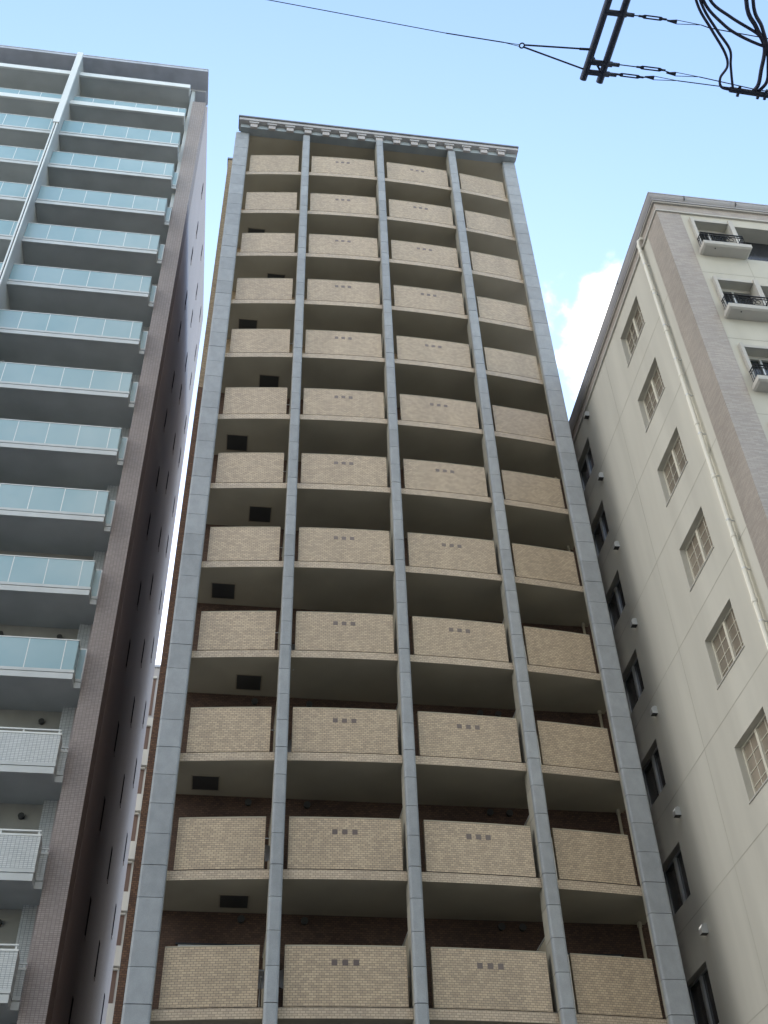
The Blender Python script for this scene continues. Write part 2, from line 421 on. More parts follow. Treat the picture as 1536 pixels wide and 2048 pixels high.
# balconies
BAY = [(-1.30, 0.90, -1.17, 0.775), (1.19, 3.93, 1.295, 3.835), (4.215, 6.98, 4.36, 6.87), (7.30, 9.385, 7.42, 9.30)]
HT = 0
def strip(b, x0, x1, z0, z1, off0, off1, m, msof=None, mtop=None, n=8):
    xs = [x0 + (x1 - x0) * i / n for i in range(n + 1)]
    fr = [(x, yc(x) + off0) for x in xs]
    bk = [(x, yc(x) + off1) for x in reversed(xs)]
    b.prism(fr + bk, z0, z1, m, mtop, msof)
def slab(b, x0, x1, z0, z1, m, msof, n=8):
    xs = [x0 + (x1 - x0) * i / n for i in range(n + 1)]
    fr = [(x, yc(x)) for x in xs]
    b.prism(fr + [(x1, YB - 0.002), (x0, YB - 0.002)], z0, z1, m, msof, msof)
for k, z in enumerate(ZK[:13]):
    for bi, (x0, x1, p0, p1) in enumerate(BAY):
        b = MB()
        e = 0.003
        slab(b, x0 + e, x1 - e, z, z + 0.215, M['fascia'], M['soffit'])
        # drip groove
        bal = b.obj('balcony', T)
        b = MB()
        strip(b, x0 + e, x1 - e, z + 0.215, z + 0.235, 0.03, 0.16, M['joint'])
        strip(b, p0, p1, z + 0.235, z + 1.45, 0.0, 0.14, M['panel'])
        strip(b, p0, p1, z + 1.451, z + 1.475, -0.004, 0.145, M['cream'])
        b.obj('parapet', bal)
        # side rail between parapet and fin
        if k >= 4:
            b = MB()
            zz_ = z + 0.9 + 0.2 * random.random()
            b.tube([(p1, yc(p1) + 0.3, zz_), (x1, yc(x1) + 0.3, zz_)], 0.012, M['alu'], 6)
            b.obj('side_rail', bal)
        if bi in (1, 2):
            xc = {1: 2.55, 2: 5.615}[bi]
            for q in (-1, 0, 1):
                xx = xc + q * 0.2265
                b = MB(); strip(b, xx - 0.06, xx + 0.06, z + 1.055, z + 1.175, -0.004, 0.0, M['ornament'], n=1)
                b.obj('ornament_tile', bal)
        if bi == 0:
            hx = -0.99 if k % 2 == 1 else -0.12
            b = MB()
            b.box(hx, hx + 0.62, 23.93, 24.57, z - 0.012, z - 0.002, M['hatch'])
            for a in ((hx - 0.03, hx, 23.9, 24.6), (hx + 0.62, hx + 0.65, 23.9, 24.6), (hx, hx + 0.62, 23.9, 23.93), (hx, hx + 0.62, 24.57, 24.6)):
                b.box(*a, z - 0.016, z - 0.002, M['hatchframe'])
            b.obj('escape_hatch', bal)
        # sliding door in the back wall
        if k > 0 or True:
            zt = z + 2.14
            dx0, dx1 = {0: (-0.97, 0.63), 1: (1.75, 3.4), 2: (4.9, 6.5), 3: (7.9, 9.2)}[bi]
            b = MB()
            fm = M['alu']
            y = YB
            b.box(dx0, dx1, y - 0.05, y - 0.002, zt - 0.045, zt, fm)
            b.box(dx0, dx0 + 0.04, y - 0.05, y - 0.002, z + 0.22, zt - 0.045, fm)
            b.box(dx1 - 0.04, dx1, y - 0.05, y - 0.002, z + 0.22, zt - 0.045, fm)
            mxx = (dx0 + dx1) / 2
            b.box(mxx - 0.03, mxx + 0.03, y - 0.04, y - 0.002, z + 0.22, zt - 0.045, fm)
            b.box(dx0 - 0.06, dx1 + 0.06, y - 0.075, y - 0.002, zt + 0.003, zt + 0.03, M['joint'])
            dr = b.obj('sliding_door', bal)
            b = MB()
            b.box(dx0 + 0.04, mxx - 0.03, y - 0.02, y - 0.003, z + 0.22, zt - 0.045, M['darkglass'])
            b.box(mxx + 0.03, dx1 - 0.04, y - 0.02, y - 0.003, z + 0.22, zt - 0.045, M['darkglass'])
            b.obj('door_glass', dr)
        # vent caps
        for vx in {0: (0.38,), 1: (1.82,), 2: (6.42, 6.92), 3: (7.6,)}[bi]:
            if k > 0:
                zv = z + 2.74
                b = MB(); b.tube([(vx, YB - 0.10, zv), (vx, YB - 0.002, zv)], [0.085, 0.075], M['hatch'], 12)
                b.obj('vent_cap', bal)
# rain pipe in the right-hand bay
b = MB()
b.tube([(9.74, 24.7, GZ), (9.74, 24.7, 42.9)], 0.04, M['soffit'], 8)
for z in ZK[:13]:
    b.tube([(9.74, 24.7, z - 0.12), (9.74, 24.7, z - 0.02)], 0.06, M['soffit'], 8)
b.obj('downpipe', T)

# satellite dishes behind the slots beside the second fin
def dish(x, z, label, face=-1):
    e = empty('satellite_dish', x, yc(x) + 0.45, z, label, 'satellite dish', 'satellite dishes on the tower balconies')
    y = yc(x) + 0.42
    b = MB()
    n = 14; rings = []
    for i in range(5):
        t = i / 4.0; rad = 0.2 * t + 0.001
        rings.append([(x + rad * math.cos(a * 2 * math.pi / n), y - 0.06 * t * t + 0.02, z + rad * math.sin(a * 2 * math.pi / n)) for a in range(n)])
    vs = sum(rings, []); fs = []
    for i in range(4):
        for a in range(n):
            fs.append((i * n + a, i * n + (a + 1) % n, (i + 1) * n + (a + 1) % n, (i + 1) * n + a))
    b.poly(vs, fs, M['dish'], True)
    vs2 = [(p[0], p[1] + 0.008, p[2]) for p in vs]
    b.poly(vs2, [tuple(reversed(q)) for q in fs], M['dish'], True)
    b.obj('reflector', e)
    b = MB(); b.tube([(x, y, z), (x, y + 0.12, z - 0.02), (x, y + 0.12, z - 0.5)], 0.018, M['alu'], 6); b.obj('mast', e)
    b = MB(); b.tube([(x, y, z - 0.18), (x, y - 0.2, z - 0.06)], 0.01, M['alu'], 6); b.tube([(x, y - 0.2, z - 0.07), (x, y - 0.24, z - 0.03)], 0.025, M['dish'], 8); b.obj('feed_arm', e)
dish(1.30, 17.08, 'small grey dish behind the parapet right of the second fin, topmost of the dishes')
dish(1.34, 14.24, 'grey satellite dish right of the second fin, on the third visible storey from the bottom')
dish(0.80, 11.50, 'grey satellite dish left of the second fin, one storey above the lowest visible balconies')
dish(0.84, 8.72, 'grey satellite dish left of the second fin, lowest of the left-side dishes')
dish(1.34, 8.72, 'grey satellite dish right of the second fin on the lowest visible storey')

# ------------------------------------------------------------------ left tower
LT = empty('apartment_tower', -9, 28, GZ, 'tall left-hand apartment tower with pale blue glass balconies and a mauve tiled corner pilaster', 'apartment tower')
LZ = [53.23, 50.33, 47.4, 44.57, 41.64, 38.77, 35.84, 32.89, 29.89, 26.95, 23.94, 20.97, 17.97, 15.01, 12.09, 9.22, 6.3, 3.35]
LXW = -3.86
LYB = 28.36
LEFT = -17.5
PX0, PX1 = -4.49, -3.864
# walls
b = MB()
b.box(LEFT, PX0 - 0.2, LYB, 41.5, GZ, 54.45, M['lback'])
b.box(PX0 - 0.2, LXW, LYB - 0.3, 41.5, GZ, 54.45, M['lwall'])
b.obj('wall', LT)
b = MB()
b.box(PX0, PX1, 27.12, LYB - 0.3, GZ, 53.0, M['lpilaster'])
b.obj('corner_pilaster', LT)
b = MB()   # white painted inner face beside the pilaster, upper storeys
b.box(PX0 - 0.55, PX0 - 0.2, LYB - 0.28, LYB, GZ, 54.4, M['ltile'])
b.obj('tiled_pier', LT)
b = MB(); b.box(PX0 - 0.17, PX0 - 0.003, 27.3, LYB - 0.31, 43.5, 54.4, M['lfascia']); b.obj('end_panel', LT)
b = MB()
b.box(LEFT, -3.88, 26.28, 28.1, 54.62, 54.80, M['lroof'])
b.box(LEFT, -3.87, 26.26, 28.12, 54.80, 54.86, M['lroof'])
b.box(LEFT, -3.95, 27.3, 41.5, 54.45, 54.62, M['lroof'])
b.obj('roof', LT)
# slit windows in the side wall
for k in range(16):
    for c_, (yy, dz) in enumerate(((31.3, 0.0), (35.3, 0.35), (39.3, 0.15))):
        z0 = 51.2 - k * 2.95 + dz
        y0 = yy + (0.35 if (k % 2) else -0.1)
        b = MB()
        x = LXW
        b.box(x + 0.002, x + 0.014, y0, y0 + 0.26, z0, z0 + 1.15, M['slit'])
        b.box(x + 0.002, x + 0.03, y0 - 0.02, y0 + 0.28, z0 - 0.03, z0, M['lwall'])
        b.obj('slit_window', LT)
# balconies
LXP = -10.1          # partition
def lbalcony(k, z, x0, x1, right):
    tiled = k >= 13
    top2 = k < 2
    b = MB()
    yf = 26.55
    xs = x1 if right else x1
    # slab
    b.box(x0, x1 - 0.02, yf + 0.06, LYB - 0.002, z + 0.05, z + 0.2, M['lsoffit'])
    if right and k >= 3:
        b.box(x1 - 0.02, PX0 - 0.002, 27.06, LYB - 0.30, z + 0.05, z + 0.2, M['lsoffit'])
    bal = b.obj('balcony', LT)
    b = MB()
    if top2:
        b.box(x0, x1, yf, yf + 0.10, z, z + 0.33, M['lwhite'])
        if right: b.box(x1 - 0.08, x1, yf + 0.10, 27.0, z, z + 0.33, M['lwhite'])
    else:
        fm = M['lfascia']
        b.box(x0, x1 - 0.015, yf + 0.015, yf + 0.09, z, z + 0.19, fm)
        b.box(x0, x1, yf, yf + 0.09, z + 0.205, z + 0.30, fm)
        if right:
            b.box(x1 - 0.075, x1 - 0.015, yf + 0.09, 27.0, z, z + 0.19, fm)
            b.box(x1 - 0.075, x1, yf + 0.09, 27.0, z + 0.205, z + 0.30, fm)
            if k >= 3:
                b.box(x1 - 0.075, PX0 - 0.004, 27.0, 27.06, z, z + 0.19, fm)
                b.box(x1 - 0.075, PX0 - 0.004, 26.985, 27.06, z + 0.205, z + 0.30, fm)
    b.obj('fascia', bal)
    # railing
    if k == 0: return
    if not tiled:
        gy = yf + 0.03 if not top2 else yf + 0.32
        gx1 = x1 - 0.03
        g = MB()
        z0 = z + (0.305 if not top2 else 0.2); z1 = z + 1.32
        # panes
        xm = [gx1]
        xx = gx1 - 0.355
        while xx > x0:
            xm.append(xx); xx -= 1.015
        xm.append(x0)
        for i in range(len(xm) - 1):
            g.box(xm[i + 1] + 0.012, xm[i] - 0.012, gy, gy + 0.012, z0, z1, M['lglass'])
        if right:
            g.box(gx1 - 0.012, gx1, gy + 0.02, 26.99, z0, z1, M['lglass'])
            if k >= 3: g.box(gx1 + 0.01, PX0 - 0.03, 27.0, 27.012, z0, z1, M['lglass'])
        g.obj('glass_panel', bal)
        r = MB()
        for xx in xm[1:-1]:
            r.box(xx - 0.012, xx + 0.012, gy - 0.004, gy + 0.03, z0, z1, M['lwhite'])
        r.box(x0, gx1 + 0.01, gy - 0.015, gy + 0.03, z1, z1 + 0.03, M['lwhite'])
        if right:
            r.box(gx1 - 0.02, gx1 + 0.01, gy + 0.03, 27.02, z1, z1 + 0.03, M['lwhite'])
            if k >= 3:
                r.box(gx1 + 0.01, PX0 - 0.01, 26.99, 27.02, z1, z1 + 0.03, M['lwhite'])
                r.box(PX0 - 0.03, PX0 - 0.005, 26.99, 27.02, z0, z1, M['lwhite'])
        r.obj('handrail', bal)
    else:
        t = MB()
        t.box(x0, x1 - 0.01, yf + 0.012, yf + 0.15, z + 0.30, z + 1.16, M['ltile'])
        if right:
            t.box(x1 - 0.15, x1 - 0.01, yf + 0.15, 27.0, z + 0.30, z + 1.16, M['ltile'])
            t.box(x1 - 0.15, PX0 - 0.004, 27.0, 27.12, z + 0.30, z + 0.90, M['ltile'])
        t.box(x0, x1, yf, yf + 0.162, z + 1.16, z + 1.21, M['lwhite'])
        if right: t.box(x1 - 0.15, PX0 - 0.004, 26.99, 27.13, z + 0.90, z + 0.95, M['lwhite'])
        t.obj('parapet', bal)
        r = MB()
        r.box(x0, x1 - 0.03, yf + 0.05, yf + 0.09, z + 1.31, z + 1.345, M['lwhite'])
        xx = x1 - 0.08
        while xx > x0:
            r.box(xx - 0.02, xx + 0.02, yf + 0.06, yf + 0.08, z + 1.21, z + 1.31, M['lwhite']); xx -= 0.93
        if right:
            r.box(x1 - 0.02, PX0 - 0.01, 27.04, 27.08, z + 1.05, z + 1.085, M['lwhite'])
            r.box(PX0 - 0.09, PX0 - 0.05, 27.05, 27.07, z + 0.95, z + 1.05, M['lwhite'])
        r.obj('handrail', bal)
for k, z in enumerate(LZ):
    lbalcony(k, z, LXP + 0.075, -4.665, True)
    lbalcony(k, z, LEFT, LXP - 0.075, False)
b = MB()
b.box(LXP - 0.07, LXP + 0.07, 26.05, LYB - 0.003, GZ, 54.4, M['lfascia'])
b.obj('partition', LT)
b = MB()
b.box(LXP - 0.14, LXP + 0.14, 25.93, 26.05, 47.35, 54.35, M['lwhite'])
b.box(LXP - 0.085, LXP - 0.025, 25.97, 26.05, GZ, 47.35, M['lwhite'])
b.box(LXP + 0.025, LXP + 0.085, 25.97, 26.05, GZ, 47.35, M['lwhite'])
b.box(LXP - 0.025, LXP + 0.025, 26.02, 26.05, GZ, 47.35, M['joint'])
b.obj('white_mullion', LT)
b = MB()
b.tube([(LXP + 0.35, 28.0, GZ), (LXP + 0.35, 28.0, 54.4)], 0.05, M['lfascia'], 8)
for z in LZ: b.tube([(LXP + 0.35, 28.0, z - 0.1), (LXP + 0.35, 28.0, z + 0.05)], 0.09, M['lfascia'], 8)
b.obj('downpipe', LT)
for k, z in enumerate(LZ[:-1]):
    for vx in (-7.35, -5.6):
        b = MB(); b.tube([(vx, LYB - 0.1, z - 0.33), (vx, LYB - 0.002, z - 0.33)], 0.085, M['hatch'], 12); b.obj('vent_cap', LT)
    b = MB()
    zt = z - 0.75
    b.box(-9.4, -6.2, LYB - 0.04, LYB - 0.002, zt - 2.0, zt, M['darkglass'])
    b.box(-9.45, -6.15, LYB - 0.06, LYB - 0.002, zt, zt + 0.05, M['alu'])
    for xx in (-9.43, -7.83, -6.2): b.box(xx, xx + 0.05, LYB - 0.06, LYB - 0.041, zt - 2.0, zt, M['alu'])
    b.obj('sliding_door', LT)

# ------------------------------------------------------------------ right house
RH = empty('apartment_house', 14, 20, GZ, 'cream stucco right-hand house with buff brick corner, gridded windows and iron balconettes', 'apartment house')
XR, YR = 11.06, 16.3
b = MB()
ZT = 28.42
XE = 22.0
YE = 36.0
b.box(XR + 0.3, XE, YR + 0.5, YE, GZ, ZT, M['rpaint'])
# side skin with the window openings left free
NW = (18.77, 20.43); FW = (24.43, 26.1)
cols = [YR + 0.5, NW[0], NW[1], FW[0], FW[1], 29.5, 31.2, YE]
def wz(k, far): return (26.33 - k * 2.95 - (0.26 if far else 0), 27.69 - k * 2.95 - (0.26 if far else 0))
for j, (a, c) in enumerate(zip(cols[:-1], cols[1:])):
    z = GZ
    if j % 2 == 1:
        for k in range(8, -1, -1):
            za, zb_ = wz(k, j > 1)
            b.box(XR, XR + 0.3, a, c, z, za, M['rpaint']); z = zb_
    b.box(XR, XR + 0.3, a, c, z, ZT, M['rpaint'])
# front skin with the openings left free
ops = []
for k in range(11):
    zb = 26.52 - k * 2.93
    if zb < GZ + 2: break
    ops.append(zb)
def wallgrid(b, xs, y0, y1, zrects, x0, x1, z0, z1, m):
    # front wall as columns of boxes round openings [(xa,xb,za,zb)]
    cuts = sorted(set([x0, x1] + [c for o in zrects for c in o[:2]]))
    for a, c in zip(cuts[:-1], cuts[1:]):
        hs = sorted([(o[2], o[3]) for o in zrects if o[0] <= a + 1e-6 and o[1] >= c - 1e-6])
        z = z0
        for h0, h1 in hs:
            if h0 > z: b.box(a, c, y0, y1, z, h0, m)
            z = h1
        if z < z1: b.box(a, c, y0, y1, z, z1, m)
rects = []
for zb in ops:
    rects.append((12.06, 13.12, zb, zb + 1.50))
    rects.append((13.26, 17.2, zb - 0.18, zb + 1.50))
wallgrid(b, None, YR, YR + 0.5, rects, 11.76, XE, GZ, ZT, M['rpaint'])
b.box(XR, 11.76, YR + 0.006, YR + 0.5, GZ, ZT, M['rpaint'])
b.obj('wall', RH)
b = MB()    # brick-tiled corner
b.box(XR - 0.02, 11.755, YR - 0.02, YR + 0.006, GZ, ZT, M['rtile'])
b.box(XR - 0.02, XR - 0.001, YR + 0.006, YR + 0.83, GZ, ZT, M['rtile'])
b.obj('brick_corner', RH)
# wall joints
b = MB()
for k in range(10):
    z = 25.47 - k * 2.93
    if z > GZ: b.box(XR - 0.003, XR - 0.001, YR + 0.835, YE, z - 0.012, z + 0.012, M['rgroove'])
b.box(XR - 0.003, XR - 0.001, 21.84, 21.86, GZ, ZT, M['rgroove'])
for k in range(10):
    z = 25.49 - k * 2.93
    if z > GZ: b.box(11.76, XE, YR - 0.003, YR - 0.001, z - 0.01, z + 0.01, M['rgroove'])
b.box(13.26, 13.275, YR - 0.0035, YR - 0.0005, 25.3, 26.3, M['rgroove'])
b.obj('wall_joint', RH)
# cornice
def ringbox(b, p, z0, z1, m):
    x0, y0 = XR - p, YR - p
    b.box(x0, XE, y0, YR + 0.5, z0, z1, m)
    b.box(x0, XR + 0.5, YR + 0.5, YE, z0, z1, m)
b = MB()
ringbox(b, 0.055, 28.40, 28.46, M['rtrim'])
ringbox(b, 0.012, 28.46, 28.83, M['rtile'])
ringbox(b, 0.07, 28.83, 28.885, M['rtrim'])
ringbox(b, 0.10, 28.885, 28.925, M['rcrown'])
prof = [(0.10, 28.925), (0.125, 28.95), (0.155, 28.99), (0.175, 29.03), (0.185, 29.07), (0.20, 29.08), (0.20, 29.12), (0.17, 29.125), (-0.3, 29.13)]
path = []
vs = []; fs = []
for (p, z) in prof:
    vs += [(XR - p, YE, z), (XR - p, YR - p, z), (XE, YR - p, z)]
for i in range(len(prof) - 1):
    for j in range(2):
        a = i * 3 + j
        fs.append((a, a + 1, a + 4, a + 3))
b.poly(vs, fs, M['rcrown'])
for d in (3.0, 6.6, 10.2):
    b.box(XR - 0.204, XR - 0.1, YR + d, YR + d + 0.012, 29.0, 29.12, M['metal'])
for d in (0.9, 2.5, 5.0):
    b.box(XR + d, XR + d + 0.015, YR - 0.204, YR - 0.1, 28.95, 29.12, M['metal'])
b.obj('cornice', RH)
b = MB(); b.box(XR + 0.3, XE, YR + 0.3, YE, 29.0, 29.05, M['rcrown']); b.obj('roof', RH)
# downpipe
b = MB()
dy = 17.56
b.tube([(XR + 0.02, dy - 0.10, 28.72), (XR - 0.06, dy - 0.09, 28.74), (XR - 0.13, dy - 0.05, 28.66), (XR - 0.14, dy, 28.5), (XR - 0.14, dy, 28.3)], 0.058, M['rpipe'], 12)
b.tube([(XR - 0.14, dy, 28.3), (XR - 0.14, dy, GZ)], 0.055, M['rpipe'], 14)
z = 28.2
while z > 0:
    b.tube([(XR - 0.14, dy, z), (XR - 0.14, dy, z - 0.10)], 0.066, M['rpipe'], 14); z -= 1.9
b.obj('downpipe', RH)
z = 27.5
while z > 0:
    b = MB()
    b.box(XR - 0.14, XR - 0.001, dy - 0.012, dy + 0.012, z, z + 0.03, M['alu'])
    b.tube([(XR - 0.14, dy, z - 0.005), (XR - 0.14, dy, z + 0.035)], 0.062, M['alu'], 12); z -= 1.47
    b.obj('pipe_bracket', RH)
# side windows
for far, (y0, y1) in ((0, NW), (1, FW), (1, (29.5, 31.2))):
    for k in range(9):
        z0, z1 = wz(k, far)
        x = XR + 0.16
        b = MB(); t = 0.04; fm = M['rframe'] if not far else M['alu']; ym = (y0 + y1) / 2
        b.box(x, x + 0.06, y0 + 0.002, y0 + t, z0 + 0.002, z1 - 0.002, fm)
        b.box(x, x + 0.06, y1 - t, y1 - 0.002, z0 + 0.002, z1 - 0.002, fm)
        b.box(x, x + 0.06, y0 + t, y1 - t, z0 + 0.002, z0 + t, fm)
        b.box(x, x + 0.06, y0 + t, y1 - t, z1 - t, z1 - 0.002, fm)
        b.box(x - 0.02, x + 0.06, ym - 0.05, ym + 0.05, z0 + t, z1 - t, fm)
        wn = b.obj('window', RH)
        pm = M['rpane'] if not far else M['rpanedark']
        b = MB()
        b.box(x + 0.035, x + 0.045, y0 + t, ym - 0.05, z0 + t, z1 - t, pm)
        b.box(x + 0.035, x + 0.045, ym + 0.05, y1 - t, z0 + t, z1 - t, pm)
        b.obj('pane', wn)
        if far: continue
        b = MB()
        for a, c in ((y0 + t, ym - 0.05), (ym + 0.05, y1 - t)):
            b.box(x + 0.022, x + 0.034, (a + c) / 2 - 0.008, (a + c) / 2 + 0.008, z0 + t, z1 - t, fm)
            for q in (1, 2, 3):
                zz_ = z0 + t + (z1 - z0 - 2 * t) * q / 4
                b.box(x + 0.020, x + 0.0335, a, c, zz_ - 0.008, zz_ + 0.008, fm)
        b.obj('muntin', wn)
        b = MB(); b.box(XR - 0.025, x, y0 - 0.03, y1 + 0.03, z0 - 0.03, z0 - 0.001, M['rtrim']); b.obj('sill', wn)
# vent hoods
for k in range(9):
    z = 28.03 - k * 2.96
    y = 24.0
    b = MB(); n = 10; r_ = 0.085
    prof = [(XR - 0.16 + 0.04 * math.cos(a), z + 0.0) for a in ()]
    vs = []; fs = []
    sec = [(0.0, 0.12), (-0.06, 0.13), (-0.12, 0.10), (-0.155, 0.03), (-0.155, -0.10)]
    for (dx, dz) in sec:
        wd = 0.085 if dx > -0.15 else 0.08
        vs += [(XR + dx - 0.001, y - wd, z + dz), (XR + dx - 0.001, y + wd, z + dz)]
    vs += [(XR - 0.001, y - 0.085, z - 0.10), (XR - 0.001, y + 0.085, z - 0.10)]
    for i in range(4): fs.append((2 * i, 2 * i + 2, 2 * i + 3, 2 * i + 1))
    fs.append((0, 10, 8, 6, 4, 2)); fs.append((1, 3, 5, 7, 9, 11))
    b.poly(vs, fs, M['alu'])
    b.poly([vs[8], vs[9], vs[11], vs[10]], [(0, 1, 2, 3)], M['hatch'])
    b.obj('vent_hood', RH)
# front openings, surrounds, balconettes
for k, zb in enumerate(ops):
    b = MB()
    b.box(12.06, 13.12, YR + 0.28, YR + 0.30, zb, zb + 1.5, M['darkglass'])
    b.box(13.26, 17.2, YR + 0.47, YR + 0.49, zb - 0.18, zb + 1.5, M['rpanedark'])
    d = b.obj('window', RH)
    b = MB()
    b.box(12.0, 13.14, YR - 0.06, YR - 0.002, zb + 1.50, zb + 1.60, M['rtrim'])
    b.box(11.97, 12.06, YR - 0.10, YR - 0.002, zb - 0.05, zb + 1.62, M['rtrim'])
    b.box(13.12, 13.26, YR - 0.10, YR - 0.002, zb - 0.18, zb + 1.62, M['rtrim'])
    b.box(12.06, 13.12, YR + 0.22, YR + 0.28, zb + 1.38, zb + 1.5, M['rtrim'])
    b.box(12.06, 12.12, YR + 0.22, YR + 0.28, zb, zb + 1.38, M['alu'])
    b.box(12.56, 12.62, YR + 0.22, YR + 0.28, zb, zb + 1.38, M['alu'])
    b.obj('surround', d)
    b = MB()
    x0, x1, y0 = 11.90, 13.31, YR - 0.38
    zs = zb - 0.02
    c = 0.05
    lo = [(x0 + c, y0 + c), (x1 - c, y0 + c), (x1 - c, YR - 0.002), (x0 + c, YR - 0.002)]
    hi = [(x0, y0), (x1, y0), (x1, YR - 0.002), (x0, YR - 0.002)]
    vs = [(x, y, zs - 0.18) for x, y in lo] + [(x, y, zs - 0.14) for x, y in hi] + [(x, y, zs) for x, y in hi]
    fs = [(3, 2, 1, 0), (8, 9, 10, 11)]
    for i in (0, 1, 3):
        j = (i + 1) % 4
        fs += [(i, j, j + 4, i + 4), (i + 4, j + 4, j + 8, i + 8)]
    b.poly(vs, fs, M['rtrim'])
    b.tube([(x0 + 0.35, y0 + 0.12, zs - 0.19), (x0 + 0.35, y0 + 0.12, zs - 0.16)], 0.02, M['hatch'], 8)
    bc = b.obj('balconette', RH)
    b = MB()
    bm = M['blackmetal']
    rx0, rx1, ry = x0 + 0.03, x1 - 0.14, y0 + 0.04
    zt = zs + 0.46
    for z in (zs + 0.05, zt - 0.02, zt - 0.12):
        rad = 0.014 if z < zt - 0.05 else 0.02
        b.tube([(rx0, YR - 0.1, z), (rx0, ry, z), (rx1, ry, z), (rx1, YR - 0.1, z)], rad, bm, 6)
    # lattice bars and scrollwork
    n = 15
    for i in range(n + 1):
        xx = rx0 + (rx1 - rx0) * i / n
        if 5 <= i <= 11: continue
        b.tube([(xx, ry, zs), (xx, ry, zt)], 0.009, bm, 5)
    for i in range(4):
        yy = ry + 0.08 * i
        b.tube([(rx0, yy, zs), (rx0, yy, zt)], 0.009, bm, 5)
        b.tube([(rx1, yy, zs), (rx1, yy, zt)], 0.009, bm, 5)
    xm = (rx0 + rx1) / 2 + 0.03; zm = zs + 0.2
    for (cx, rd) in ((xm, 0.13), (xm - 0.2, 0.075), (xm + 0.2, 0.075), (xm, 0.06)):
        b.tube([(cx + rd * math.cos(a * math.pi / 8), ry, zm + rd * math.sin(a * math.pi / 8)) for a in range(17)], 0.010, bm, 5, False)
    for sgn in (-1, 1):
        pts = []
        for i in range(20):
            a = i / 19 * 3.3 * math.pi; rd = 0.10 * (1 - i / 24)
            pts.append((xm + sgn * (0.13 + rd * math.cos(a)), ry, zm + 0.09 * sgn + rd * math.sin(a)))
        b.tube(pts, 0.008, bm, 5, False)
    b.obj('iron_railing', bc)

# ------------------------------------------------------------------ house far behind, seen in the gap
BH = empty('apartment_house', -4, 62, GZ, 'pale house far behind, in the narrow gap between the left and middle towers', 'apartment house')
BY = 60.0
b = MB()
b.box(-16, 1.5, BY, BY + 10, GZ, 41.8, M['bgrey'])
b.box(-16, 1.5, BY - 0.25, BY - 0.001, GZ, 37.9, M['bwall'])
b.obj('wall', BH)
b = MB(); b.box(-16.2, 1.7, BY - 0.1, BY + 10.1, 41.8, 41.95, M['lroof']); b.obj('roof', BH)
for k in range(14):
    z = 37.3 - k * 2.95
    b = MB()
    if k == 0: pass
    b.box(-9, -5.33, BY - 0.30, BY - 0.251, z - 1.85, z - 0.1, M['bslot'])
    b.box(-9, -5.30, BY - 0.45, BY - 0.252, z - 0.1, z, M['bwall'])
    b.box(-9, -5.20, BY - 0.60, BY - 0.252, z - 2.9, z - 1.85, M['bwall'])
    b.obj('balcony', BH)
b = MB(); b.box(-5.55, -5.38, BY - 0.03, BY - 0.001, 38.2, 40.9, M['bslot']); b.box(-5.62, -5.34, BY - 0.15, BY - 0.002, 40.9, 41.05, M['bwall']); b.obj('window', BH)

# ------------------------------------------------------------------ overhead line
EP = empty('utility_pole', 3.32, 1.2, GZ, 'dark steel twin crossarm of a utility pole against the sky, above the right-hand house', 'utility pole')
b = MB(); b.tube([(3.32, 1.2, GZ), (3.32, 1.2, 12.6)], [0.19, 0.13], M['concrete'], 20); b.obj('pole', EP)
st = M['steel']
ZA = 11.5
b = MB()
for x, ye in ((3.175, 5.13), (3.36, 5.14)):
    x2 = x + 0.12
    b = MB(); b.tube([(x2 + 0.02, 0.9, ZA), (x2, 2.6, ZA), (x, ye, ZA)], 0.038, st, 14); b.obj('crossarm', EP)
b = MB(); b.tube([(3.20, 4.86, ZA + 0.03), (3.37, 5.06, ZA + 0.03)], 0.012, st, 8); b.obj('brace', EP)
for y in (4.40, 4.93, 5.04):
    b = MB()
    b.tube([(3.19, y, ZA - 0.01), (3.44, y, ZA - 0.005), (3.445, y, ZA), (3.52, y, ZA)], [0.030, 0.030, 0.021, 0.021], st, 10)
    b.obj('arm_bracket', EP)
b = MB(); b.tube([(3.45, 4.175, ZA + 0.05), (3.36, 4.19, ZA + 0.05)], 0.03, st, 8); b.obj('arm_clamp', EP)

def wire(name, y0, x_start, tb, cl, pts, label, gap=0.03):
    e = empty(name, pts[-1][0], pts[-1][1], ZA, label, 'guy wire', 'guy wires on the twin crossarm')
    b = MB()
    cx, cy = cl
    b.tube([(x_start, y0, ZA), (tb[0], y0, ZA)], 0.006, st, 6)
    b.tube([(tb[1], y0, ZA), (cx, cy, ZA)], 0.006, st, 6)
    # loop opening out past the wedge clamp, then one strand
    b.tube([(cx + 0.03, cy - 0.018, ZA), (cx + 0.30, cy + 0.0, ZA)], 0.004, st, 5)
    b.tube([(cx + 0.03, cy + 0.022, ZA), (cx + 0.30, cy + 0.0, ZA)], 0.004, st, 5)
    b.tube([(cx + 0.30, cy, ZA)] + [(p[0], p[1], ZA + (p[2] if len(p) > 2 else 0)) for p in pts], 0.0055, st, 6)
    b.obj('strand', e)
    b = MB()
    for s_ in (-1, 1):
        b.tube([(tb[0], y0, ZA), (tb[0] + 0.03, y0 + s_ * 0.014, ZA), (tb[1] - 0.03, y0 + s_ * 0.014, ZA), (tb[1], y0, ZA)], 0.0075, st, 6)
    b.tube([(tb[0] - 0.03, y0, ZA), (tb[0] + 0.05, y0, ZA)], 0.012, st, 8)
    b.tube([(tb[1] - 0.05, y0, ZA), (tb[1] + 0.03, y0, ZA)], 0.012, st, 8)
    b.obj('turnbuckle', e)
    b = MB(); b.tube([(cx - 0.07, cy, ZA), (cx + 0.03, cy, ZA)], [0.008, 0.024], st, 8); b.obj('wedge_clamp', e)
